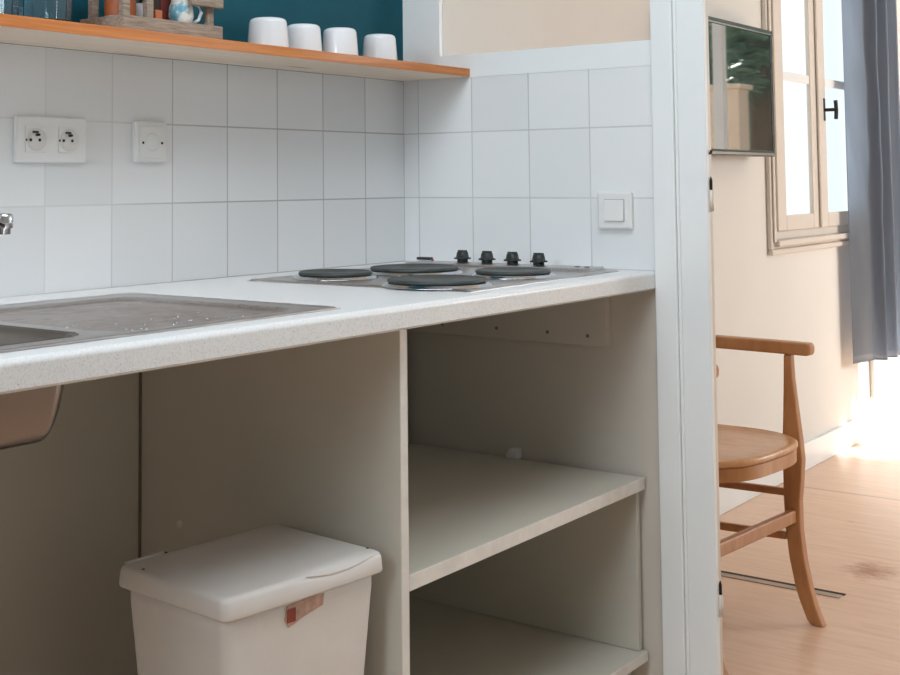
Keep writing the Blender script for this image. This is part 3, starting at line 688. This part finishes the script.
ol = thing('wall_outlet', 'small white double outlet plate low on wall below the curtain', 'outlet', (3.3, WY, .25))
obj('cover_plate', box(3.205, 3.38, WY-.02, WY-.0005, .155, .345), mt['white_plastic'], ol, bevel=.004)
for zz in (.205, .285): obj('pin_hole', lathe([(0, WY-.0212), (.006, WY-.0212), (.006, WY-.0201), (0, WY-.0201)], (3.26, 0, zz), 10, axis='Y'), mt['old_plastic'], ol)

# ------------------------------------------------------------------ armchair in the next room (local coordinates, faces -Y)
chair = thing('wooden_armchair', 'beech wooden armchair with bowed seat and curved legs beyond the doorway', 'chair', (.4883, -.4594, 0), rotz=math.radians(-5))
prof = [(.0, -.706, -.734), (.012, -.697, -.728), (.05, -.681, -.713), (.083, -.670, -.704), (.152, -.656, -.690), (.223, -.648, -.682), (.296, -.645, -.682), (.346, -.645, -.687), (.395, -.645, -.691), (.444, -.646, -.687), (.516, -.649, -.679), (.59, -.652, -.671), (.652, -.654, -.668)]
prof = [(z, a+.48, b+.475) for z, a, b in prof]
def fleg(cx):
    bm = bmesh.new(); L = []
    for z, a, b in prof:
        hw = .013 if z < .45 else .012
        L.append([(cx-hw, b, z), (cx+hw, b, z), (cx+hw, a, z), (cx-hw, a, z)])
    return loft(L, bm)
for sx_ in (-1, 1): obj('leg', fleg(sx_*.245), mt['beech'], chair, bevel=.004, seg=2)
for sx_ in (-1, 1):
    L = []
    for z, y in ((0, .255), (.1, .232), (.25, .21), (.44, .20), (.6, .212), (.66, .22)):
        L.append([(sx_*.185-.013, y-.016, z), (sx_*.185+.013, y-.016, z), (sx_*.185+.013, y+.016, z), (sx_*.185-.013, y+.016, z)])
    obj('leg', loft(L), mt['beech'], chair, bevel=.004)
def seat_outline(k, n=72):
    out = []
    for i in range(n):
        a = 2*PI*i/n; c, s = math.cos(a), math.sin(a)
        f = lambda v, p: math.copysign(abs(v)**p, v)
        x = .235*f(c, .62); y = -.032+.233*f(s, .72)
        x *= 1-.18*max(0, (y+.1)/.3)
        out.append((x*k, (y+.03)*k-.03))
    return out
S1 = seat_outline(1.0)
def ring(k, z): return [(x, y, z) for x, y in seat_outline(k)]
obj('seat', loft([ring(.985, .444), ring(1.0, .447), ring(1.004, .452), ring(1.0, .458), ring(.985, .4605), ring(.94, .4610), ring(.925, .4596), ring(.5, .458)]), mt['beech_seat'], chair, smooth=True)
obj('apron', loft([ring(.985, .412), ring(.99, .414), ring(.99, .4435)]), mt['beech'], chair, smooth=False, bevel=.002)
def bar(a, b, hw, hh):
    a, b = Vector(a), Vector(b); d = (b-a).normalized(); n = Vector((-d.y, d.x, 0)).normalized()*hw; u = Vector((0, 0, hh))
    return loft([[p-n-u, p+n-u, p+n+u, p-n+u] for p in (a, b)])
obj('stretcher', bar((-.2335, -.19, .256), (.2335, -.19, .257), .009, .016), mt['beech'], chair, bevel=.004)
for sx_ in (-1, 1):
    for z, hh in ((.311, .009), (.204, .0095)):
        obj('stretcher', bar((sx_*.241, -.168, z), (sx_*.187, .19, z), .008, hh), mt['beech'], chair, bevel=.003)
obj('stretcher', bar((-.172, .215, .25), (.172, .215, .25), .008, .012), mt['beech'], chair, bevel=.003)
# bent arm rail running round the back
ar = []
for y in (-.245, -.24, -.2, -.1, 0, .08): ar.append((0.247-.02*max(0, y+.1), y))
for i in range(1, 16):
    a = i/16*PI; ar.append((.242*math.cos(a), .08+.17*math.sin(a)))
ar += [(-x, y) for x, y in [(0.247-.02*max(0, y+.1), y) for y in (.08, 0, -.1, -.2, -.24, -.245)]]
L = []
for i, (x, y) in enumerate(ar):
    a, b = ar[max(0, i-1)], ar[min(len(ar)-1, i+1)]; d = Vector((b[0]-a[0], b[1]-a[1], 0)).normalized(); n = Vector((-d.y, d.x, 0))
    k = .55 if i in (0, len(ar)-1) else 1
    L.append([tuple(Vector((x, y, 0))+n*.02*k*sx+Vector((0, 0, .6525+.0155+.0155*k*sz))) for sx, sz in ((-1, -1), (1, -1), (1, 1), (-1, 1))])
obj('arm_rail', loft(L), mt['beech'], chair, smooth=False, bevel=.005, seg=3)

for o in bpy.data.objects:
    if '_b' in o: del o['_b']
